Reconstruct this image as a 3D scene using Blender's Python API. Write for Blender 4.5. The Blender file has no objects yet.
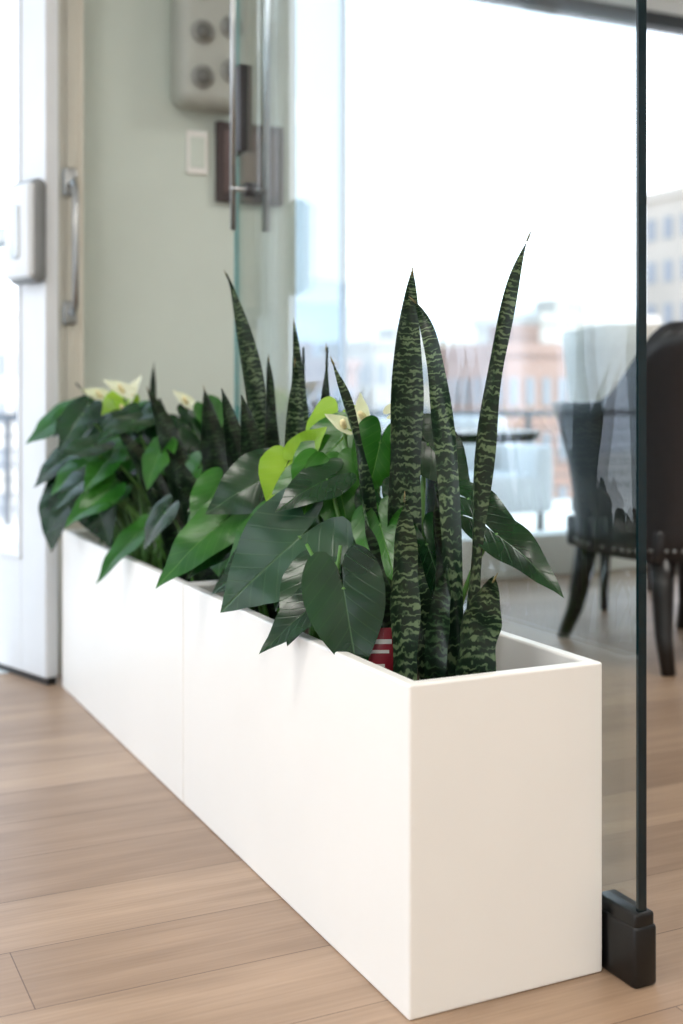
import bpy, math, random
from mathutils import Vector, Matrix
random.seed(7)
S=0.75
R=Vector((.9011,-.4337,0)); F=Vector((.4337,.9011,0)); U=Vector((0,0,1))
def lin(c):
    o=[]
    for x in c:
        x/=255.0
        o.append(x/12.92 if x<=.04045 else ((x+.055)/1.055)**2.4)
    return (o[0],o[1],o[2],1)
# ---------------------------------------------------------------- materials
def newmat(name):
    m=bpy.data.materials.new(name); m.use_nodes=True
    nt=m.node_tree; b=nt.nodes['Principled BSDF']
    return m,nt,b
def pm(name,col,rough=.5,metal=0,noise=0.0,nscale=8,bump=0,spec=.5):
    m,nt,b=newmat(name)
    c=lin(col); b.inputs['Base Color'].default_value=c
    b.inputs['Roughness'].default_value=rough; b.inputs['Metallic'].default_value=metal
    b.inputs['Specular IOR Level'].default_value=spec
    if noise>0:
        tc=nt.nodes.new('ShaderNodeTexCoord'); n=nt.nodes.new('ShaderNodeTexNoise')
        n.inputs['Scale'].default_value=nscale; n.inputs['Detail'].default_value=4
        r=nt.nodes.new('ShaderNodeValToRGB')
        r.color_ramp.elements[0].color=tuple(x*(1-noise) for x in c[:3])+(1,)
        r.color_ramp.elements[1].color=tuple(min(1,x*(1+noise)) for x in c[:3])+(1,)
        r.color_ramp.elements[0].position=.3; r.color_ramp.elements[1].position=.7
        nt.links.new(tc.outputs['Object'],n.inputs['Vector']); nt.links.new(n.outputs['Fac'],r.inputs['Fac'])
        nt.links.new(r.outputs['Color'],b.inputs['Base Color'])
        if bump>0:
            bp=nt.nodes.new('ShaderNodeBump'); bp.inputs['Strength'].default_value=bump; bp.inputs['Distance'].default_value=.01
            nt.links.new(n.outputs['Fac'],bp.inputs['Height']); nt.links.new(bp.outputs['Normal'],b.inputs['Normal'])
    return m
def glassmat(name,tint,refl=1.0):
    # thin-pane glass: Schlick reflectance (same from both sides) over a tinted transparent
    m=bpy.data.materials.new(name); m.use_nodes=True; nt=m.node_tree
    for n in list(nt.nodes): nt.nodes.remove(n)
    o=nt.nodes.new('ShaderNodeOutputMaterial'); mx=nt.nodes.new('ShaderNodeMixShader')
    t=nt.nodes.new('ShaderNodeBsdfTransparent'); t.inputs['Color'].default_value=tint
    g=nt.nodes.new('ShaderNodeBsdfGlossy'); g.inputs['Roughness'].default_value=0.0
    lw=nt.nodes.new('ShaderNodeLayerWeight'); lw.inputs['Blend'].default_value=.5
    pw=nt.nodes.new('ShaderNodeMath'); pw.operation='POWER'; pw.inputs[1].default_value=5
    ma=nt.nodes.new('ShaderNodeMath'); ma.operation='MULTIPLY_ADD'; ma.inputs[1].default_value=.955*refl; ma.inputs[2].default_value=.045*refl
    nt.links.new(lw.outputs['Facing'],pw.inputs[0]); nt.links.new(pw.outputs[0],ma.inputs[0]); nt.links.new(ma.outputs[0],mx.inputs[0])
    nt.links.new(t.outputs[0],mx.inputs[1]); nt.links.new(g.outputs[0],mx.inputs[2]); nt.links.new(mx.outputs[0],o.inputs[0])
    return m
def floormat():
    m,nt,b=newmat('oak_plank_floor'); L=nt.links.new
    tc=nt.nodes.new('ShaderNodeTexCoord')
    br=nt.nodes.new('ShaderNodeTexBrick'); br.offset=.37; br.offset_frequency=2
    br.inputs['Color1'].default_value=lin((178,151,127)); br.inputs['Color2'].default_value=lin((154,128,106))
    br.inputs['Mortar'].default_value=lin((104,82,66)); br.inputs['Scale'].default_value=1
    br.inputs['Mortar Size'].default_value=.0012; br.inputs['Mortar Smooth'].default_value=.5
    br.inputs['Brick Width'].default_value=2.3; br.inputs['Row Height'].default_value=.2
    L(tc.outputs['Object'],br.inputs['Vector'])
    def grain(sc,scale,det,dist,p0,p1,c0,c1):
        mp=nt.nodes.new('ShaderNodeMapping'); mp.inputs['Scale'].default_value=sc; L(tc.outputs['Object'],mp.inputs['Vector'])
        n=nt.nodes.new('ShaderNodeTexNoise'); n.inputs['Scale'].default_value=scale; n.inputs['Detail'].default_value=det; n.inputs['Distortion'].default_value=dist
        L(mp.outputs[0],n.inputs['Vector'])
        r=nt.nodes.new('ShaderNodeValToRGB'); r.color_ramp.elements[0].position=p0; r.color_ramp.elements[1].position=p1
        r.color_ramp.elements[0].color=c0; r.color_ramp.elements[1].color=c1; L(n.outputs['Fac'],r.inputs['Fac'])
        return n,r
    n,r=grain((1.8,14,1),1.3,5,.5,.3,.68,(.78,.75,.72,1),(1.05,1.04,1.03,1))
    n2,r2=grain((3,90,1),1.5,3,.2,.3,.7,(.87,.86,.85,1),(1.03,1.03,1.02,1))
    def mul(a,c):
        mx=nt.nodes.new('ShaderNodeMix'); mx.data_type='RGBA'; mx.blend_type='MULTIPLY'; mx.inputs['Factor'].default_value=1
        L(a,mx.inputs[6]); L(c,mx.inputs[7]); return mx.outputs[2]
    L(mul(mul(br.outputs['Color'],r.outputs['Color']),r2.outputs['Color']),b.inputs['Base Color'])
    b.inputs['Roughness'].default_value=.40; b.inputs['Specular IOR Level'].default_value=.45
    bp=nt.nodes.new('ShaderNodeBump'); bp.inputs['Strength'].default_value=.15; bp.inputs['Distance'].default_value=.003
    L(n2.outputs['Fac'],bp.inputs['Height']); L(bp.outputs[0],b.inputs['Normal'])
    return m
def leafshader(m,nt,b,colsock,trans):
    o=[n for n in nt.nodes if n.type=='OUTPUT_MATERIAL'][0]
    t=nt.nodes.new('ShaderNodeBsdfTranslucent'); mx=nt.nodes.new('ShaderNodeMixShader'); mx.inputs[0].default_value=trans
    if colsock: nt.links.new(colsock,t.inputs['Color']); nt.links.new(colsock,b.inputs['Base Color'])
    nt.links.new(b.outputs[0],mx.inputs[1]); nt.links.new(t.outputs[0],mx.inputs[2]); nt.links.new(mx.outputs[0],o.inputs[0])
def snakemat(name,c0,c1,c2):
    # thin zig-zag cross bars, broken up along the blade
    m,nt,b=newmat(name); L=nt.links.new
    uv=nt.nodes.new('ShaderNodeUVMap'); sp=nt.nodes.new('ShaderNodeSeparateXYZ'); L(uv.outputs[0],sp.inputs[0])
    def M(op,a,bv=None,c=None):
        q=nt.nodes.new('ShaderNodeMath'); q.operation=op
        for i,s in enumerate((a,bv,c)):
            if s is None: continue
            if isinstance(s,(int,float)): q.inputs[i].default_value=s
            else: L(s,q.inputs[i])
        return q.outputs[0]
    def N(sx,sy,det=2,dist=0):
        mp=nt.nodes.new('ShaderNodeMapping'); mp.inputs['Scale'].default_value=(sx,sy,1); L(uv.outputs[0],mp.inputs['Vector'])
        n=nt.nodes.new('ShaderNodeTexNoise'); n.inputs['Scale'].default_value=1; n.inputs['Detail'].default_value=det; n.inputs['Distortion'].default_value=dist
        L(mp.outputs[0],n.inputs['Vector']); return n.outputs['Fac']
    ph=M('MULTIPLY_ADD',N(85,70,2),15.0,M('MULTIPLY',sp.outputs[1],500.0))
    sn=M('MULTIPLY_ADD',M('SINE',ph),.5,.5)
    br=M('MULTIPLY_ADD',N(34,42,3),2.6,-1.35)
    v=M('ADD',sn,br)
    r=nt.nodes.new('ShaderNodeValToRGB'); e=r.color_ramp.elements
    e[0].position=.42; e[0].color=lin(c0); e[1].position=.66; e[1].color=lin(c1); x=e.new(1.0); x.color=lin(c2)
    L(v,r.inputs['Fac'])
    b.inputs['Roughness'].default_value=.34; b.inputs['Specular IOR Level'].default_value=.42
    leafshader(m,nt,b,r.outputs[0],.06)
    return m
def heartmat(name,c0,c1,rough=.3,trans=.2,vein=(150,175,110),vs=.45,spec=.4):
    m,nt,b=newmat(name); L=nt.links.new
    uv=nt.nodes.new('ShaderNodeUVMap'); sp=nt.nodes.new('ShaderNodeSeparateXYZ'); L(uv.outputs[0],sp.inputs[0])
    def M(op,a,bv=None,c=None):
        q=nt.nodes.new('ShaderNodeMath'); q.operation=op
        for i,s in enumerate((a,bv,c)):
            if s is None: continue
            if isinstance(s,(int,float)): q.inputs[i].default_value=s
            else: L(s,q.inputs[i])
        return q.outputs[0]
    ay=M('ABSOLUTE',sp.outputs[1])
    mid=M('SUBTRACT',1.0,M('MULTIPLY',ay,70.0)); mid=M('MAXIMUM',mid,0.0)
    s=M('SUBTRACT',sp.outputs[0],M('MULTIPLY',M('POWER',ay,.85),.8))
    w=M('SINE',M('MULTIPLY',s,36.0)); w=M('POWER',M('MAXIMUM',w,0.0),20.0)
    w=M('MULTIPLY',w,.26)
    fac=M('MINIMUM',M('ADD',mid,w),1.0); fac=M('MULTIPLY',fac,vs)
    tc=nt.nodes.new('ShaderNodeTexCoord'); n=nt.nodes.new('ShaderNodeTexNoise'); n.inputs['Scale'].default_value=9
    L(tc.outputs['Object'],n.inputs['Vector'])
    r=nt.nodes.new('ShaderNodeValToRGB'); r.color_ramp.elements[0].position=.35; r.color_ramp.elements[1].position=.65
    r.color_ramp.elements[0].color=lin(c0); r.color_ramp.elements[1].color=lin(c1); L(n.outputs['Fac'],r.inputs['Fac'])
    mx=nt.nodes.new('ShaderNodeMix'); mx.data_type='RGBA'; L(fac,mx.inputs['Factor']); L(r.outputs[0],mx.inputs[6]); mx.inputs[7].default_value=lin(vein)
    b.inputs['Roughness'].default_value=rough; b.inputs['Specular IOR Level'].default_value=spec
    bp=nt.nodes.new('ShaderNodeBump'); bp.invert=True; bp.inputs['Strength'].default_value=.35; bp.inputs['Distance'].default_value=.004
    L(fac,bp.inputs['Height']); L(bp.outputs[0],b.inputs['Normal'])
    leafshader(m,nt,b,mx.outputs[2],trans)
    return m
# ---------------------------------------------------------------- mesh builder
def link(o): bpy.context.scene.collection.objects.link(o)
class MB:
    def __init__(s): s.v=[];s.f=[];s.m=[];s.uv=[];s.sm=[];s.xf=Matrix.Identity(4)
    def add(s,vs,fs,mat=0,uvs=None,smooth=False):
        o=len(s.v)
        s.v+=[s.xf@Vector(p) for p in vs]; s.uv+=(uvs if uvs else [(0,0)]*len(vs))
        for f in fs: s.f.append([i+o for i in f]); s.m.append(mat); s.sm.append(smooth)
    def box(s,x0,x1,y0,y1,z0,z1,mat=0):
        s.add([(x0,y0,z0),(x1,y0,z0),(x1,y1,z0),(x0,y1,z0),(x0,y0,z1),(x1,y0,z1),(x1,y1,z1),(x0,y1,z1)],
              [(0,3,2,1),(4,5,6,7),(0,1,5,4),(1,2,6,5),(2,3,7,6),(3,0,4,7)],mat)
    def rbox(s,x0,x1,y0,y1,z0,z1,r,mat=0,seg=3):
        cx,cy,cz=(x0+x1)/2,(y0+y1)/2,(z0+z1)/2; hx,hy,hz=(x1-x0)/2,(y1-y0)/2,(z1-z0)/2
        r=min(r,hx,hy,hz)
        import bmesh
        bm=bmesh.new(); bmesh.ops.create_cube(bm,size=2)
        for v in bm.verts: v.co=Vector((v.co.x*hx,v.co.y*hy,v.co.z*hz))
        bmesh.ops.bevel(bm,geom=bm.edges[:]+bm.verts[:],offset=r*.98,segments=seg,profile=.5,affect='EDGES',clamp_overlap=True)
        bm.verts.ensure_lookup_table()
        vs=[(v.co.x+cx,v.co.y+cy,v.co.z+cz) for v in bm.verts]
        for i,v in enumerate(bm.verts): v.index=i
        fs=[[v.index for v in f.verts] for f in bm.faces]
        bm.free(); s.add(vs,fs,mat,smooth=True)
    def tube(s,pts,rad,mat=0,seg=8,cap=True):
        pts=[Vector(p) for p in pts]; vs=[];fs=[]
        if not isinstance(rad,(list,tuple)): rad=[rad]*len(pts)
        for i,p in enumerate(pts):
            t=(pts[min(i+1,len(pts)-1)]-pts[max(i-1,0)]).normalized()
            a=t.cross(Vector((0,0,1)) if abs(t.z)<.9 else Vector((1,0,0))).normalized() if i==0 else (pa-t*pa.dot(t)).normalized()
            pa=a; b=t.cross(a)
            for k in range(seg):
                w=2*math.pi*k/seg; vs.append(p+(a*math.cos(w)+b*math.sin(w))*rad[i])
        for i in range(len(pts)-1):
            for k in range(seg):
                k2=(k+1)%seg; fs.append((i*seg+k,i*seg+k2,(i+1)*seg+k2,(i+1)*seg+k))
        if cap: fs.append(tuple(range(seg-1,-1,-1))); fs.append(tuple((len(pts)-1)*seg+k for k in range(seg)))
        s.add(vs,fs,mat,smooth=True)
    def build(s,name,mats,bevel=0,parent=None,bseg=3):
        me=bpy.data.meshes.new(name)
        V=[p*S for p in s.v]
        lo=[min(p[i] for p in V) for i in range(3)]; hi=[max(p[i] for p in V) for i in range(3)]
        c=Vector(((lo[0]+hi[0])/2,(lo[1]+hi[1])/2,lo[2]))
        me.from_pydata([p-c for p in V],[],s.f)
        for m in mats: me.materials.append(m)
        for p,mi,sm in zip(me.polygons,s.m,s.sm): p.material_index=mi; p.use_smooth=sm
        ul=me.uv_layers.new(name='UVMap')
        for l in me.loops: ul.data[l.index].uv=s.uv[l.vertex_index]
        me.update()
        o=bpy.data.objects.new(name,me); link(o); o.location=c
        if parent: o.parent=parent; o.location=c-parent.location
        if bevel>0:
            b=o.modifiers.new('bevel','BEVEL'); b.width=bevel*S; b.segments=bseg; b.limit_method='ANGLE'; b.harden_normals=False
        return o
def empty(name,x,y,z=0):
    e=bpy.data.objects.new(name,None); link(e); e.location=(x*S,y*S,z*S); e.empty_display_size=.1; return e
def quick(name,boxes,mats,bevel=0,parent=None):
    mb=MB()
    for b in boxes: mb.box(*b)
    return mb.build(name,mats,bevel,parent)
# ---------------------------------------------------------------- palette
M_wall=pm('pale_sage_wall_paint',(203,213,204),.8,noise=.03,nscale=3)
M_white=pm('white_paint',(232,232,228),.6,noise=.03,nscale=3)
M_ceil=pm('ceiling_paint',(235,235,232),.8,noise=.02)
M_floor=floormat()
M_planter=pm('offwhite_fibreglass',(242,239,233),.34,noise=.012,nscale=4)
M_soil=pm('potting_soil',(58,44,34),.95,noise=.5,nscale=60,bump=.8)
M_alu=pm('white_aluminium',(218,221,224),.35,noise=.02)
M_cream=pm('cream_door_frame',(214,210,196),.5,noise=.03)
M_steel=pm('brushed_steel',(170,172,172),.3,1,noise=.05,nscale=20)
M_black=pm('black_metal',(8,9,10),.35,.0,noise=.2)
M_glass=glassmat('partition_glass',(.92,.964,.965,1),1.45)
M_tint=glassmat('tinted_window_glass',(.58,.64,.68,1),.5)
M_clear=glassmat('clear_window_glass',(.98,.985,.99,1),.5)
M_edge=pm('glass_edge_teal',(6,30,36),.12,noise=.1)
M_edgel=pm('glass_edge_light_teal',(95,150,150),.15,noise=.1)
M_snake=snakemat('snake_leaf_banded',(14,36,22),(38,62,40),(98,118,84))
M_snake2=snakemat('snake_leaf_dark',(9,27,15),(22,44,26),(50,72,46))
M_dry=pm('dry_leaf_tip',(110,100,60),.7,noise=.2)
H_dark=heartmat('anthurium_leaf_dark',(7,38,16),(20,58,22),.24,.12,(64,108,50),.4,.45)
H_mid=heartmat('anthurium_leaf_green',(30,86,22),(54,114,32),.28,.28,(115,165,70),.4,.42)
H_grey=heartmat('anthurium_leaf_greygreen',(22,58,36),(40,78,48),.25,.08,(90,124,80),.45,.5)
H_lime=heartmat('anthurium_leaf_lime',(120,168,36),(160,198,60),.32,.4,(190,210,110))
H_spathe=heartmat('anthurium_spathe',(226,230,190),(242,242,218),.35,.3,(235,235,210),.2)
M_spadix=pm('spadix',(236,222,170),.6,noise=.1,nscale=90,bump=.3)
M_stem=pm('petiole_green',(74,118,48),.45,noise=.15)
PM=[H_dark,H_mid,H_grey,H_lime,H_spathe,M_spadix,M_stem]
# ---------------------------------------------------------------- room shell
quick('floor',[(-6,7,-5.2,3.3,-.1,0),(1.1,7,3.3,4.85,-.1,0)],[M_floor])
quick('ceiling',[(-6.1,7.1,-5.3,3.4,4.0,4.15),(1.1,7.1,3.4,4.85,4.0,4.15)],[M_ceil])
quick('wall_green',[(.13,1.2,3.3,3.4,0,4),(1.1,1.2,3.4,4.7,0,4)],[M_wall])
quick('wall_rear',[(-6,7,-5.3,-5.2,0,4)],[M_white])
quick('wall_right',[(7,7.1,-5.3,4.85,0,4)],[M_white])
quick('baseboard_green',[(.15,1.2,3.28,3.3,0,.14)],[M_white],.004)
quick('trim_window_curb',[(1.2,7,4.62,4.85,0,.27)],[M_white],.01)
quick('trim_window_header',[(1.2,7,4.66,4.82,3.90,4.0)],[M_white],.005)
quick('trim_window_frame',[(1.2,7,4.68,4.80,3.80,3.90,0),(2.13,2.16,4.70,4.76,.27,3.80,1),(6.3,6.4,4.68,4.8,.27,3.80,0)],[pm('dark_bronze_frame',(52,54,56),.4,noise=.1),M_alu],.004)
quick('window_1',[(1.2,2.13,4.72,4.735,.27,3.80)],[M_tint])
quick('window_2',[(2.16,6.3,4.72,4.735,.27,3.80)],[M_clear])
# left facade : big glazed openings
fb=[(-6,-1.7,3.3,3.42,0,.2),(-6,.03,3.3,3.42,3.3,4.0),(-1.75,-1.6,3.3,3.42,0,3.3),(-3.8,-3.7,3.3,3.42,.2,3.3),
    (-6.1,-6,-5.3,3.42,0,.2),(-6.1,-6,-5.3,3.42,3.5,4.0)]
for y in (-5.2,-3.1,-1.0,1.1,3.25): fb.append((-6.1,-6,y,y+.12,.2,3.5))
quick('wall_left_glazed',fb,[M_alu],.004)
quick('window_3',[(-6.06,-6.05,-5.2,3.3,.2,3.5)],[M_clear])
# door frame post with pull handle
e=empty('door_2',.085,3.2)
quick('frame_post',[(.03,.14,3.15,3.3,0,4.0),(.06,.11,3.14,3.15,0,3.99)],[M_cream],.006,e)
mb=MB(); hx=.075
mb.tube([(hx,3.14,2.10),(hx,3.06,2.10),(hx,3.03,2.07),(hx,3.03,1.58),(hx,3.06,1.55),(hx,3.14,1.55)],.014,0,10)
mb.rbox(hx-.03,hx+.03,3.12,3.14,2.05,2.17,.01); mb.rbox(hx-.03,hx+.03,3.12,3.14,1.50,1.60,.01)
mb.build('pull_handle',[M_steel],0,e)
# open door leaf
e=empty('door_1',-.016,2.99)
d=Vector((-.31,.95,0)).normalized(); yv=Vector((-d.y,d.x,0))
XF=Matrix(((d.x,yv.x,0,-.03),(d.y,yv.y,0,3.0),(0,0,1,0),(0,0,0,1)))
mb=MB(); mb.xf=XF
for b in [(0,.2,-.03,.03,.03,3.1),(1.1,1.3,-.03,.03,.03,3.1),(.2,1.1,-.03,.03,.03,.5),(.2,1.1,-.03,.03,2.95,3.1)]: mb.box(*b)
for b in [(.2,.225,-.037,.037,.5,2.95),(.2,1.1,-.036,.036,.5,.525)]: mb.box(*b)
mb.build('leaf_frame',[M_alu],.005,e)
mb=MB(); mb.xf=XF; mb.box(.2,1.1,-.006,.006,.5,2.95); mb.build('glass_pane',[M_clear],0,e)
mb=MB(); mb.xf=XF
mb.rbox(-.03,.20,.03,.10,1.66,2.09,.06,2,6); mb.rbox(-.02,.19,.08,.12,1.68,2.07,.05,0,6); mb.rbox(.05,.12,.11,.127,1.76,1.98,.02,1,3)
mb.rbox(.18,1.2,.05,.11,1.83,1.91,.02,1,3)
mb.build('exit_device',[M_alu,M_steel,pm('grey_housing',(120,122,122),.4,noise=.05)],0,e)
mb=MB(); mb.xf=XF; mb.box(0.0,1.3,-.02,.02,.0,.03); mb.build('bottom_seal',[M_black],0,e)
# wall fittings
e=empty('wall_speaker',.73,3.25,2.5)
mb=MB(); mb.rbox(.56,.90,3.10,3.299,2.5,3.25,.06,0,4)
mb.build('housing',[pm('beige_housing',(172,176,168),.5,noise=.04)],0,e)
mb=MB()
for (x,z) in [(.66,2.62),(.66,2.82),(.80,2.66),(.80,2.86),(.66,3.02),(.8,3.06)]:
    mb.tube([(x,3.10,z),(x,3.09,z)],.055,0,16); mb.tube([(x,3.095,z),(x,3.085,z)],.035,1,16)
mb.build('ports',[pm('port_ring',(146,148,142),.5,noise=.05),pm('port_grille',(108,110,106),.6,noise=.1)],0,e)
quick('wall_sign',[(.79,1.12,3.26,3.299,2.10,2.47,0),(.82,1.09,3.255,3.26,2.14,2.43,1)],[pm('sign_frame_maroon',(58,46,46),.5,noise=.1),pm('sign_face',(92,76,74),.4,noise=.1)],.004)
quick('wall_switch_plate',[(.65,.75,3.285,3.299,2.22,2.42,0),(.665,.735,3.28,3.285,2.25,2.39,1)],[M_white,M_wall],.003)
# ---------------------------------------------------------------- glass partition
e=empty('glass_partition',.497,1.1)
mb=MB(); mb.box(.488,.506,-.074,2.235,.03,3.99); mb.build('glass_pane',[M_glass],0,e)
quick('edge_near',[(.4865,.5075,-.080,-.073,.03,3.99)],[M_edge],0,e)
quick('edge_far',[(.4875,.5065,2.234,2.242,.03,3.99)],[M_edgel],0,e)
mb=MB(); mb.rbox(.468,.526,-.092,.30,.0,.125,.008,0,2); mb.rbox(.472,.522,-.088,.04,.115,.15,.006,0,2)
mb.build('floor_clamp',[M_black],0,e)
mb=MB(); mb.rbox(.47,.524,1.9,2.24,.0,.13,.008,0,2); mb.build('floor_clamp_far',[M_black],0,e)
quick('top_channel',[(.47,.525,-.09,2.25,3.93,4.0)],[M_alu],.004,e)
mb=MB(); gy=2.10  # bars and plate imitating the door frame and handle reflected in the glass
mb.tube([(.56,gy,1.80),(.56,gy,3.35)],.014,0,12); mb.tube([(.43,gy,1.80),(.43,gy,3.35)],.011,0,12)
for z in (1.95,3.2):
    mb.tube([(.42,gy,z),(.565,gy,z)],.011,0,10); mb.tube([(.478,gy,z),(.516,gy,z)],.026,1,14)
mb.rbox(.472,.522,2.14,2.245,2.10,2.42,.006,1,2)
mb.build('reflected_handle_bars',[M_steel,pm('reflection_dark',(60,58,60),.4,.3,noise=.1)],0,e)
# ---------------------------------------------------------------- planters
def planter(y0,y1):
    e=empty('planter_box',.23,(y0+y1)/2)
    x0,x1=0,.46; t=.03; H=.645; zb=.1
    def ring(a,z): return [(x0+a,y0+a,z),(x1-a,y0+a,z),(x1-a,y1-a,z),(x0+a,y1-a,z)]
    vs=ring(.0,.0)+ring(0,H)+ring(t,H)+ring(t,zb)
    fs=[(3,2,1,0)]
    for k in range(3):
        for i in range(4):
            j=(i+1)%4; fs.append((k*4+i,k*4+j,(k+1)*4+j,(k+1)*4+i))
    fs.append((12,13,14,15))
    mb=MB(); mb.add(vs,fs,0); mb.build('planter_shell',[M_planter],.006,e,4)
    mb=MB(); nx,ny=10,40
    vs=[];fs=[]
    for j in range(ny+1):
        for i in range(nx+1):
            vs.append((x0+t+.001+(x1-x0-2*t-.002)*i/nx,y0+t+.001+(y1-y0-2*t-.002)*j/ny,.545+random.uniform(-.008,.008)))
    for j in range(ny):
        for i in range(nx):
            a=j*(nx+1)+i; fs.append((a,a+1,a+nx+2,a+nx+1))
    mb.add(vs,fs,0,smooth=True); mb.build('soil',[M_soil],0,e)
planter(0,1.368); planter(1.374,2.95)
# ---------------------------------------------------------------- plants
def fv(t): return R*t[0]+F*t[1]+U*t[2]
def snake(mb,x,y,dR,dF,zt,w,ang=0,mat=0,bend=.25,tip=False):
    P0=Vector((x,y,.53)); P2=Vector((x,y,0))+R*dR+F*dF; P2.z=zt
    h=zt-.53; P1=P0+(P2-P0)*.15+Vector((0,0,h*(.4+bend*.4)))
    n=34; m=8; vs=[];uv=[];fs=[]; Ln=(P2-P0).length*S; ph=random.uniform(0,6); vo=random.uniform(0,20)
    for i in range(n+1):
        t=i/n; P=P0*(1-t)**2+P1*2*t*(1-t)+P2*t*t
        T=((P1-P0)*(1-t)+(P2-P1)*t).normalized()
        a=ang+ .35*math.sin(t*2.2+ph*.3)
        W=R*math.cos(a)+F*math.sin(a); W=(W-T*W.dot(T)).normalized(); N=T.cross(W)
        if N.dot(F)>0: N=-N
        wt=(.66+.34*math.sin(min(1,t/.42)*math.pi/2)) if t<.42 else max(0.0,1-((t-.42)/.58)**1.95)
        if i==n: wt=.03
        hw=w*.5*wt*(1+.035*math.sin(t*23+ph)); cup=.75 if t<.2 else .5
        for k in range(m+1):
            s=-1+2*k/m
            vs.append(P+W*hw*s+N*(-hw*cup*(1-s*s))+N*(.005*math.sin(t*17+ph+s*2)))
            uv.append((s*hw*S+.3,t*Ln+vo))
    for i in range(n):
        for k in range(m):
            a=i*(m+1)+k; fs.append((a,a+1,a+m+2,a+m+1))
    mb.add(vs,fs,mat,uv,True)
    if tip:
        mb.tube([vs[-5]-T*.012,vs[-5],vs[-5]+T*.012],[.0022,.002,.0007],2,5)
TH=[(0,1.0),(5,.90),(12,.79),(22,.69),(35,.615),(52,.555),(72,.52),(95,.51),(115,.525),(135,.54),(150,.525),(162,.46),(171,.32),(177,.15),(180,.04)]
def rth(d):
    for (a,ra),(b,rb) in zip(TH,TH[1:]):
        if d<=b: return ra+(rb-ra)*(d-a)/(b-a)
    return .05
def heart(mb,P,dv,nv,L,W,mat=0,fold=.18,droop=.18,stem=None,sr=.006,petmat=6):
    P=Vector(P); D=fv(dv).normalized(); N=fv(nv); N=(N-D*N.dot(D)).normalized(); Y=N.cross(D)
    ys=W/(L*1.04); na=60; nr=9; vs=[P.copy()];uv=[(0,0)];fs=[]; ph=random.uniform(0,6)
    for j in range(1,nr+1):
        q=j/nr
        for k in range(na):
            th=-180+360*k/na; r=rth(abs(th))*q; x=r*math.cos(math.radians(th)); y=r*math.sin(math.radians(th))
            yy=y*ys; z=fold*abs(yy)-droop*max(x,0)**2-droop*1.35*yy*yy+.018*math.sin(11*x+ph+4*yy)*q+1.0*fold*min(x,0)**2
            vs.append(P+(D*x+Y*yy+N*z)*L); uv.append((x,y))
    for k in range(na):
        k2=(k+1)%na; fs.append((0,1+k,1+k2))
        for j in range(nr-1):
            a=1+j*na; fs.append((a+k,a+na+k,a+na+k2,a+k2))
    mb.add(vs,fs,mat,uv,True)
    if stem is not None:
        B=Vector((stem[0],stem[1],.53)); hgt=max(P.z-.53,.1)
        out=P-B; out.z=0
        C1=B+Vector((0,0,hgt*.6))+out*.25; C2=P-N*.04+Vector((0,0,.02))-D*.02
        pts=[]
        for i in range(11):
            t=i/10; pts.append(B*(1-t)**3+C1*3*t*(1-t)**2+C2*3*t*t*(1-t)+P*t**3)
        mb.tube(pts,[sr*1.25-(sr*.4)*i/10 for i in range(11)],petmat,6)
def flower(mb,P,dv,nv,L,stem,mat=4):
    heart(mb,P,dv,nv,L,L*.75,mat,fold=.4,droop=-.15,stem=stem,sr=.005)
    P=Vector(P); D=fv(dv).normalized(); N=fv(nv).normalized()
    a=(D*.35+N*.8).normalized(); q=L*.8
    mb.tube([P,P+a*q*.25,P+a*q*.5,P+a*q*.6],[.008,.009,.007,.003],5,8)
# --- snake plants
SM=[M_snake,M_snake2,M_dry]
mb=MB()
snake(mb,.24,.46,.02,0,1.49,.088,.1,0,.6,True)
snake(mb,.25,.18,.125,.0,1.54,.054,.5,0,.5,True)
snake(mb,.24,.22,-.093,.05,1.41,.048,-.6,0,.9,True)
snake(mb,.21,.50,-.125,-.03,1.28,.048,.8,0,.4,True)
snake(mb,.115,.225,0,-.02,.985,.066,.1,0,.5,True)
snake(mb,.22,.12,.04,-.03,.825,.098,.1,0,.5,True)
snake(mb,.18,.24,-.03,0,.87,.055,.4,0,.3)
snake(mb,.17,.20,.03,0,.84,.05,-.5,1,.3)
snake(mb,.27,.30,-.03,.03,1.0,.06,.3,1,.3)
snake(mb,.14,.33,-.06,.02,.92,.05,.6,1,.3)
mb.build('snake_plant',SM)
mb=MB()
snake(mb,.25,1.28,-.14,0,1.56,.074,.2,0,.4,True)
snake(mb,.27,1.10,-.03,0,1.405,.064,.3,0,.3,True)
snake(mb,.22,1.05,.0,0,1.29,.075,.1,0,.3,True)
snake(mb,.25,1.27,-.02,0,1.31,.055,.4,1,.4,True)
snake(mb,.26,.95,.01,0,1.33,.055,.5,1,.3,True)
snake(mb,.2,1.22,-.07,0,1.2,.09,.2,1,.3)
snake(mb,.3,1.18,.0,.05,1.34,.05,.5,1,.3)
snake(mb,.2,1.33,-.09,.0,1.22,.08,.3,1,.3)
mb.build('snake_plant',SM)
mb=MB()
snake(mb,.22,1.92,-.16,0,1.22,.10,.2,1,.3,True)
snake(mb,.2,2.02,-.22,-.02,1.09,.085,.3,1,.3)
snake(mb,.22,2.15,-.05,0,1.19,.09,.1,1,.3)
snake(mb,.25,1.72,-.06,0,1.22,.10,.3,1,.3,True)
snake(mb,.27,1.62,.06,0,1.21,.09,.0,1,.3)
snake(mb,.24,1.52,.03,0,1.17,.09,.1,1,.3)
snake(mb,.2,1.82,-.09,-.02,1.0,.1,.4,1,.3)
snake(mb,.17,1.60,-.14,-.02,1.03,.10,.2,1,.3)
snake(mb,.13,1.75,-.10,-.04,.9,.08,.2,1,.3)
snake(mb,.12,1.50,-.08,-.03,.92,.08,.2,1,.3)
snake(mb,.25,2.55,.02,.0,1.33,.05,.6,1,.3)
snake(mb,.25,2.70,-.25,.0,1.25,.06,.9,1,.3)
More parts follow.
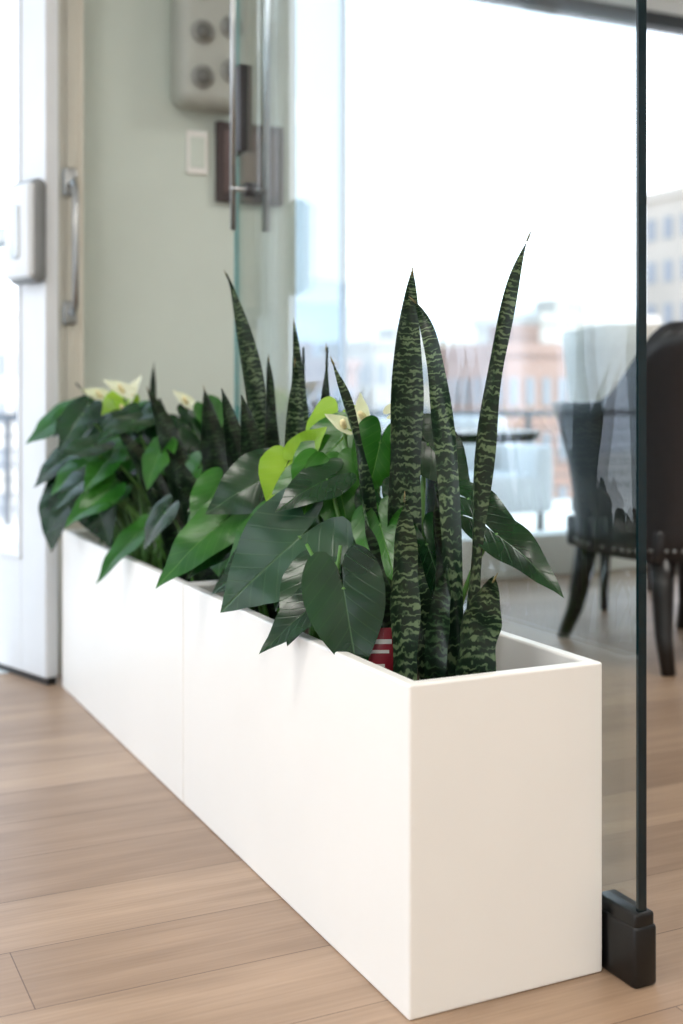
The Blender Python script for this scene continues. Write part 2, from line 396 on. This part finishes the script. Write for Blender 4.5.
snake(mb,.3,1.95,.06,.0,1.14,.09,.2,1,.3)
mb.build('snake_plant',SM)
# --- anthuriums
mb=MB()
heart(mb,(.03,.35,.775),(.16,-.3,-.95),(-.1,-1,.30),.20,.185,0,.12,.12,(.14,.45))
heart(mb,(.05,.64,.855),(-.75,-.1,-.66),(-.15,-1.1,.35),.26,.25,2,.10,.12,(.17,.6),.008)
heart(mb,(0.02,1.12,.84),(-.75,-.2,-.6),(-.25,-.8,.6),.24,.16,1,.2,.2,(.18,1.0))
heart(mb,(.12,1.05,.97),(-.85,-.2,-.45),(0,-1,.5),.18,.18,0,.12,.2,(.2,.95))
heart(mb,(.2,.75,1.07),(-.7,-.2,-.65),(-.2,-.8,.55),.19,.18,1,.15,.2,(.2,.7))
heart(mb,(.22,.80,1.12),(-.35,-.1,-.8),(-.4,-.8,.5),.15,.16,3,.2,.2,(.22,.72))
heart(mb,(.16,.65,.99),(.2,-.3,-.9),(.1,-.8,.6),.17,.17,1,.2,.15,(.2,.6))
heart(mb,(.03,.5,.72),(-.78,-.2,-.6),(-.4,-.7,.5),.17,.11,0,.25,.1,(.12,.5))
heart(mb,(.05,.56,.76),(-.35,-.4,-.75),(-.4,-.8,.4),.16,.15,0,.2,.1,(.15,.55))
heart(mb,(.33,.20,.895),(.72,-.45,-.5),(.1,-.7,.7),.19,.12,0,.2,.25,(.27,.34))
heart(mb,(.32,.30,.965),(.8,-.3,-.25),(.1,-.6,.8),.115,.12,0,.15,.2,(.28,.38))
heart(mb,(.33,.5,1.08),(.6,-.2,-.6),(-.1,-.9,.5),.15,.15,0,.15,.2,(.28,.45))
heart(mb,(.15,.9,.84),(-.5,-.5,-.6),(-.2,-.8,.5),.22,.22,0,.15,.2,(.2,.85))
heart(mb,(.08,.85,.80),(-.8,-.1,-.4),(-.1,-.7,.8),.2,.19,0,.15,.2,(.2,.8))
heart(mb,(.24,.55,.93),(.3,-.4,-.7),(.1,-.8,.5),.16,.15,0,.15,.2,(.24,.55))
heart(mb,(.28,.42,.85),(.3,-.3,-.8),(.2,-.9,.3),.16,.15,0,.15,.2,(.26,.48))
heart(mb,(.2,.62,.83),(.0,-.5,-.8),(.1,-.8,.3),.2,.18,0,.15,.2,(.2,.62))
heart(mb,(.12,.76,.97),(-.5,-.3,-.6),(-.3,-.9,.4),.15,.15,1,.15,.2,(.2,.7))
heart(mb,(.1,.84,1.01),(-.3,-.5,-.6),(-.1,-.8,.6),.12,.13,3,.3,-.1,(.2,.8))
heart(mb,(.14,.82,1.05),(.5,-.2,.5),(-.3,-.8,.3),.10,.09,3,.35,-.1,(.2,.78))
heart(mb,(.26,.62,1.08),(-.2,-.2,-.9),(.2,-.9,.3),.14,.14,1,.15,.2,(.24,.6))
flower(mb,(.25,.68,1.14),(-.1,-.1,.9),(-.5,-.7,.2),.07,(.24,.62),4)
flower(mb,(.2,.70,1.12),(-.7,-.1,.4),(.2,-.7,.4),.06,(.22,.66),4)
flower(mb,(.29,.60,1.16),(.7,-.1,.5),(-.2,-.7,.4),.055,(.24,.6),4)
rr=random.Random(21)
for i in range(16):
    bx,by=rr.uniform(.08,.24),rr.uniform(.38,.8); tx,ty=bx+rr.uniform(-.08,.04),by+rr.uniform(-.1,.1); h=rr.uniform(.2,.36)
    mb.tube([(bx,by,.53),(bx*.8+tx*.2,by*.8+ty*.2,.53+h*.5),(tx,ty,.53+h)],[.0065,.0055,.004],6,6)
def fill(mb,n,xr,yr,zr,sz,pal,seed):
    rr=random.Random(seed)
    for i in range(n):
        bx=rr.uniform(.12,.32); by=rr.uniform(*yr)
        a=rr.uniform(0,2*math.pi); x=rr.uniform(*xr); y=by+rr.uniform(-.12,.12); z=rr.uniform(*zr)
        ox,oy=x-.22,(y-by)*.8+rr.uniform(-.08,.03); o=Vector((ox,oy,0))
        if o.length<.02: o=Vector((-.1,-.1,0))
        o.normalize(); wR=o.dot(R); wF=o.dot(F)
        L=rr.uniform(*sz)
        if x>.3: L*=.7
        dz=rr.uniform(-1.2,-.2)
        heart(mb,(min(x,.37),y,z),(wR,wF,dz),(wR*.3-.1+rr.uniform(-.3,.3),-1.0,.6+rr.uniform(-.2,.5)),L,L*rr.uniform(.85,1.02),rr.choice(pal),rr.uniform(.08,.25),rr.uniform(.1,.3),(bx,by),.0055)
fill(mb,16,(.06,.36),(.5,.95),(.76,1.04),(.13,.19),[0,0,1,0,1],3)
mb.build('anthurium_plant',PM)
mb=MB()
fill(mb,20,(.03,.36),(1.0,1.8),(.74,.97),(.13,.19),[0,0,0,1],5)
mb.build('anthurium_plant',PM)
mb=MB()
heart(mb,(-.07,2.66,.80),(-.15,-.4,-.9),(-.5,-1,.3),.21,.19,0,.15,.12,(.14,2.6))
heart(mb,(-.03,2.5,.83),(-.6,-.2,-.6),(-.3,-.8,.6),.2,.17,0,.15,.15,(.14,2.5))
heart(mb,(-.02,2.35,.84),(.3,-.5,-.7),(-.3,-.8,.5),.22,.2,0,.15,.15,(.14,2.4))
heart(mb,(.02,1.95,.72),(-.6,-.4,-.6),(-.4,-.6,.7),.2,.12,1,.2,.15,(.14,1.95))
fill(mb,70,(-.08,.36),(2.05,2.85),(.76,1.16),(.12,.18),[0,0,1,1,0,1],11)
flower(mb,(.12,2.78,1.19),(-.7,-.1,.2),(0,-.7,.7),.09,(.2,2.7),4)
flower(mb,(.2,2.6,1.20),(.3,-.1,.5),(-.3,-.7,.6),.09,(.2,2.55),4)
flower(mb,(.12,2.45,1.21),(-.6,-.1,.3),(0,-.7,.7),.09,(.2,2.45),4)
flower(mb,(.27,2.15,1.17),(-.5,-.1,.4),(0,-.7,.7),.07,(.27,2.2),4)
flower(mb,(.02,2.6,1.10),(-.6,-.4,-.3),(0,-.7,.7),.09,(.2,2.65),4)
flower(mb,(.08,2.3,1.14),(-.4,-.4,.3),(0,-.7,.7),.08,(.2,2.3),3)
heart(mb,(.16,2.62,1.17),(-.5,-.3,-.5),(0,-.8,.6),.14,.14,3,.2,.1,(.2,2.5))
mb.build('anthurium_plant',PM)
# plant care tag
mb=MB(); mb.xf=Matrix.Translation((.10,.31,.56))@Matrix.Rotation(math.radians(-24),4,'Z')@Matrix.Rotation(math.radians(-12),4,'X')
mb.rbox(-.035,.035,-.002,.002,.02,.13,.002,0,1); mb.box(-.008,.008,-.0015,.0015,-.03,.03,1)
mb.box(-.026,.026,-.0035,-.0021,.095,.105,1); mb.box(-.02,.02,-.0035,-.0021,.075,.082,1); mb.box(-.026,.01,-.0035,-.0021,.045,.052,1)
mb.build('plant_tag',[pm('tag_red',(150,28,48),.4,noise=.1),pm('tag_white',(235,232,228),.5,noise=.02)])
# ---------------------------------------------------------------- chairs
def chair(name,cx,cy,ang,leather,hi=1.5,arm=1.08,leg=None,sw=1.0):
    e=empty(name,cx,cy)
    XF=Matrix.Translation((cx,cy,0))@Matrix.Rotation(math.radians(ang),4,'Z')@Matrix.Diagonal((sw,sw,1,1))
    mb=MB(); mb.xf=XF
    path=[]; n=40
    for i in range(n+1):
        a=math.radians(-128+256*i/n)+math.pi
        c,s_=math.cos(a),math.sin(a); p=.62
        x=math.copysign(abs(c)**p,c)*.35; y=math.copysign(abs(s_)**p,s_)*.34
        path.append((x,y,i/n))
    nz=9
    def pt(x,y,u,q,off):
        back=math.sin(math.pi*u)**1.6; k=min(1,max(0,(back-.30)/.55)); k=k*k*(3-2*k); top=arm+(hi-arm)*k
        z=.47+(top-.47)*q
        l=math.hypot(x,y); fl=off+.10*q*q
        return (x+x/l*fl-.05*back*q,y+y/l*fl,z)
    vs=[];fs=[]
    prof=[(0,q/nz) for q in range(nz+1)]+[(-.02,1.012),(-.045,1.012)]+[(-.065,1-q/nz) for q in range(nz+1)]
    K=len(prof)
    for (x,y,u) in path:
        for off,q in prof: vs.append(pt(x,y,u,q,off))
    for i in range(n):
        for k in range(K):
            k2=(k+1)%K; a=i*K
            fs.append((a+k,a+K+k,a+K+k2,a+k2))
    fs.append(tuple(range(K))); fs.append(tuple(n*K+k for k in range(K-1,-1,-1)))
    mb.add(vs,fs,0,smooth=True)
    mb.build('backrest',[leather],0,e)
    mb=MB(); mb.xf=XF; mb.rbox(-.29,.36,-.275,.275,.60,.74,.05,0,4); mb.rbox(-.30,.35,-.29,.29,.46,.61,.015,0,2)
    mb.build('seat',[leather],0,e)
    mb=MB(); mb.xf=XF
    for (x,y,u) in path:
        p=pt(x,y,u,.05,.003); mb.tube([(p[0],p[1],p[2]-.006),(p[0],p[1],p[2]+.006)],[.007,.007],0,6)
    mb.build('nailhead_trim',[M_steel],0,e)
    mb=MB(); mb.xf=XF
    for sx in (-1,1):
        for sy in (-1,1):
            mb.tube([(sx*.26,sy*.24,.48),(sx*.275,sy*.25,.33),(sx*.31,sy*.27,.15),(sx*.37,sy*.29,0)],[.048,.042,.033,.026],0,8)
    mb.build('legs',[leg],0,e)
M_leather=pm('black_leather',(26,24,28),.35,noise=.15,nscale=40,bump=.1)
M_pale=pm('pale_chair_finish',(222,220,214),.45,noise=.04,nscale=30)
M_legw=pm('dark_wood_leg',(16,12,13),.3,noise=.2,nscale=20)
chair('armchair',2.77,2.42,84,M_leather,1.50,1.16,M_legw,1.20)
chair('armchair',3.46,3.62,70,M_pale,1.58,1.56,M_legw,.84)  # pale chair placed to give the whitish area above the dark arm
# round table
mb=MB(); cx,cy=2.3,3.85
def disc(r0,r1,z0,z1,m): mb.tube([(cx,cy,z0),(cx,cy,z0+(z1-z0)*.5),(cx,cy,z1)],[r0,(r0+r1)/2,r1],m,40)
disc(.56,.58,.95,1.0,0); disc(.09,.06,.04,.95,0); disc(.36,.34,0,.04,0)
mb.build('meeting_table',[pm('dark_table',(30,34,40),.25,noise=.1)],.004)
# ---------------------------------------------------------------- outside
M_terr=pm('terrace_concrete',(220,218,214),.9,noise=.06)
quick('terrace',[(-14,16,3.42,10,-.3,-.06),(-14,-6.1,-8,3.42,-.3,-.06)],[M_terr])
mb=MB()
for i in range(31):
    x=-14+i; mb.box(x,x+.05,9.8,9.85,-.06,.95)
mb.box(-14,16,9.77,9.88,.95,1.02)
for k in range(6): mb.box(-14,16,9.81,9.83,.1+k*.14,.115+k*.14)
mb.build('terrace_railing',[pm('rail_grey',(84,90,98),.5,noise=.1)])
# patio sofa
e=empty('patio_sofa',4.2,7.3)
mb=MB(); mb.rbox(3.2,5.2,6.9,7.6,.15,.5,.05); mb.rbox(3.2,5.2,7.5,7.75,.3,1.0,.06); mb.rbox(3.1,3.3,6.9,7.7,.15,.75,.05); mb.rbox(5.1,5.3,6.9,7.7,.15,.75,.05)
mb.build('cushions',[pm('white_outdoor_fabric',(225,225,225),.9,noise=.03)],0,e)
mb=MB()
for x in (3.2,5.2):
    for y in (6.98,7.6): mb.tube([(x,y,-.06),(x,y,.2)],.03,0,8)
mb.build('feet',[M_black],0,e)
quick('ground',[(-500,700,10.5,900,-14.2,-14)],[pm('city_ground',(200,198,194),1,noise=.2,nscale=.05)])
def building(x,y,w,top,dep,wall,win,rows,cols):
    mb=MB(); z0=-14; mb.box(x-w/2,x+w/2,y,y+dep,z0,top,0)
    mb.box(x-w/2-.15,x+w/2+.15,y-.15,y+dep+.15,top-.5,top,0)
    for r in range(rows):
        for c in range(cols):
            wx=x-w/2+w*(c+.25)/cols; wz=z0+(top-1-z0)*(r+.3)/rows
            mb.box(wx,wx+w*.5/cols,y-.06,y+.02,wz,wz+(top-1-z0)*.5/rows,1)
    for r in range(rows):
        nc=max(2,int(cols*dep/w))
        for c in range(nc):
            wy=y+dep*(c+.25)/nc; wz=z0+(top-1-z0)*(r+.3)/rows
            mb.box(x-w/2-.06,x-w/2+.02,wy,wy+dep*.5/nc,wz,wz+(top-1-z0)*.5/rows,1)
    mb.box(x-w*.2,x+w*.1,y+dep*.3,y+dep*.6,top,top+.9,0)
    mb.build('city_building',[wall,win])
W_beige=pm('beige_facade',(198,194,188),.9,noise=.06,nscale=.5); W_brick=pm('red_brick_facade',(158,130,120),.9,noise=.1,nscale=.6)
W_tan=pm('tan_facade',(182,175,165),.9,noise=.06,nscale=.5); W_win=pm('building_windows',(136,142,150),.3,noise=.1,nscale=.4)
building(36.5,46.5,7,5.2,6,W_beige,W_win,8,9)
building(29.5,40.6,5,3.4,6,W_brick,W_win,7,6)
building(47.8,45.6,12,12.0,4,W_tan,W_win,11,9)
building(24.0,52.5,4,3.0,6,W_brick,W_win,7,5)
building(36.8,62.9,9,4.6,8,W_tan,W_win,7,9)
building(24.5,63.2,9,3.6,8,W_tan,W_win,7,9)
building(11.6,65.1,8,5.0,8,W_beige,W_win,7,9)
building(7.7,66.9,8,3.6,8,W_brick,W_win,7,9)
# mountains
mb=MB(); rr=random.Random(4); vs=[];fs=[]; n=120
for i in range(n+1):
    x=-300+i*7.5; y=420-.3*abs(x-150)
    h=30+9*math.sin(i*.11)+5*math.sin(i*.31+1)+rr.uniform(-1.2,1.2)
    vs+=[(x,y-60,-14),(x,y,h*.6),(x,y+40,h),(x,y+120,-14)]
for i in range(n):
    for k in range(3): a=i*4+k; fs.append((a,a+4,a+5,a+1))
mb.add(vs,fs,0,smooth=True); mb.build('mountain_range',[pm('hazy_mountain',(196,202,212),1,noise=.06,nscale=.02)])
# ---------------------------------------------------------------- lights
def area(name,x,y,z,sx,sy,en,col):
    l=bpy.data.lights.new(name,'AREA'); l.shape='RECTANGLE'; l.size=sx*S; l.size_y=sy*S; l.energy=en; l.color=col
    o=bpy.data.objects.new(name,l); link(o); o.location=(x*S,y*S,z*S); return o
warm=(1,.96,.90)
for i,(x,y) in enumerate([(-1.6,-3.2),(-2.2,.2),(3.2,.6),(.8,-3.2)]):  # added fill panels on the unseen ceiling, brightening the planter and room
    e=empty('unseen_fill',x,y,3.95)
    quick('fill_frame',[(x-.66,x+.66,y-.66,y-.6,3.93,3.999),(x-.66,x+.66,y+.6,y+.66,3.93,3.999),(x-.66,x-.6,y-.6,y+.6,3.93,3.999),(x+.6,x+.66,y-.6,y+.6,3.93,3.999)],[M_alu],.003,e)
    o=area('fill_panel',x,y,3.96,1.2,1.2,40,warm); o.parent=e; o.location=(0,0,.01*S)
s=bpy.data.lights.new('sun','SUN'); s.energy=5.0; s.angle=math.radians(1); s.color=(1,.96,.9)
o=bpy.data.objects.new('sun',s); link(o); o.rotation_euler=Vector((-.55,.75,-.85)).to_track_quat('-Z','Y').to_euler()
w=bpy.data.worlds.new('World'); bpy.context.scene.world=w; w.use_nodes=True; nt=w.node_tree
bg=nt.nodes['Background']; tc=nt.nodes.new('ShaderNodeTexCoord'); sp=nt.nodes.new('ShaderNodeSeparateXYZ')
r=nt.nodes.new('ShaderNodeValToRGB'); r.color_ramp.elements[0].position=.0; r.color_ramp.elements[0].color=(.95,.97,1,1)
r.color_ramp.elements[1].position=.8; r.color_ramp.elements[1].color=(.6,.78,1,1)
nt.links.new(tc.outputs['Generated'],sp.inputs[0]); nt.links.new(sp.outputs[2],r.inputs[0]); nt.links.new(r.outputs[0],bg.inputs[0])
bg.inputs[1].default_value=2.9
# ---------------------------------------------------------------- camera
c=bpy.data.cameras.new('camera'); co=bpy.data.objects.new('camera',c); link(co)
co.location=(-1.119*S,-2.027*S,1.2*S); co.rotation_euler=(math.radians(90),0,-math.atan2(.4337,.9011))
c.sensor_width=36; c.lens=1208/1024*36; c.shift_y=-(512-395)/1024
c.dof.use_dof=True; c.dof.focus_distance=2.66*S; c.dof.aperture_fstop=2.4
c.clip_end=2000
bpy.context.scene.camera=co
bpy.context.scene.view_settings.view_transform='Standard'
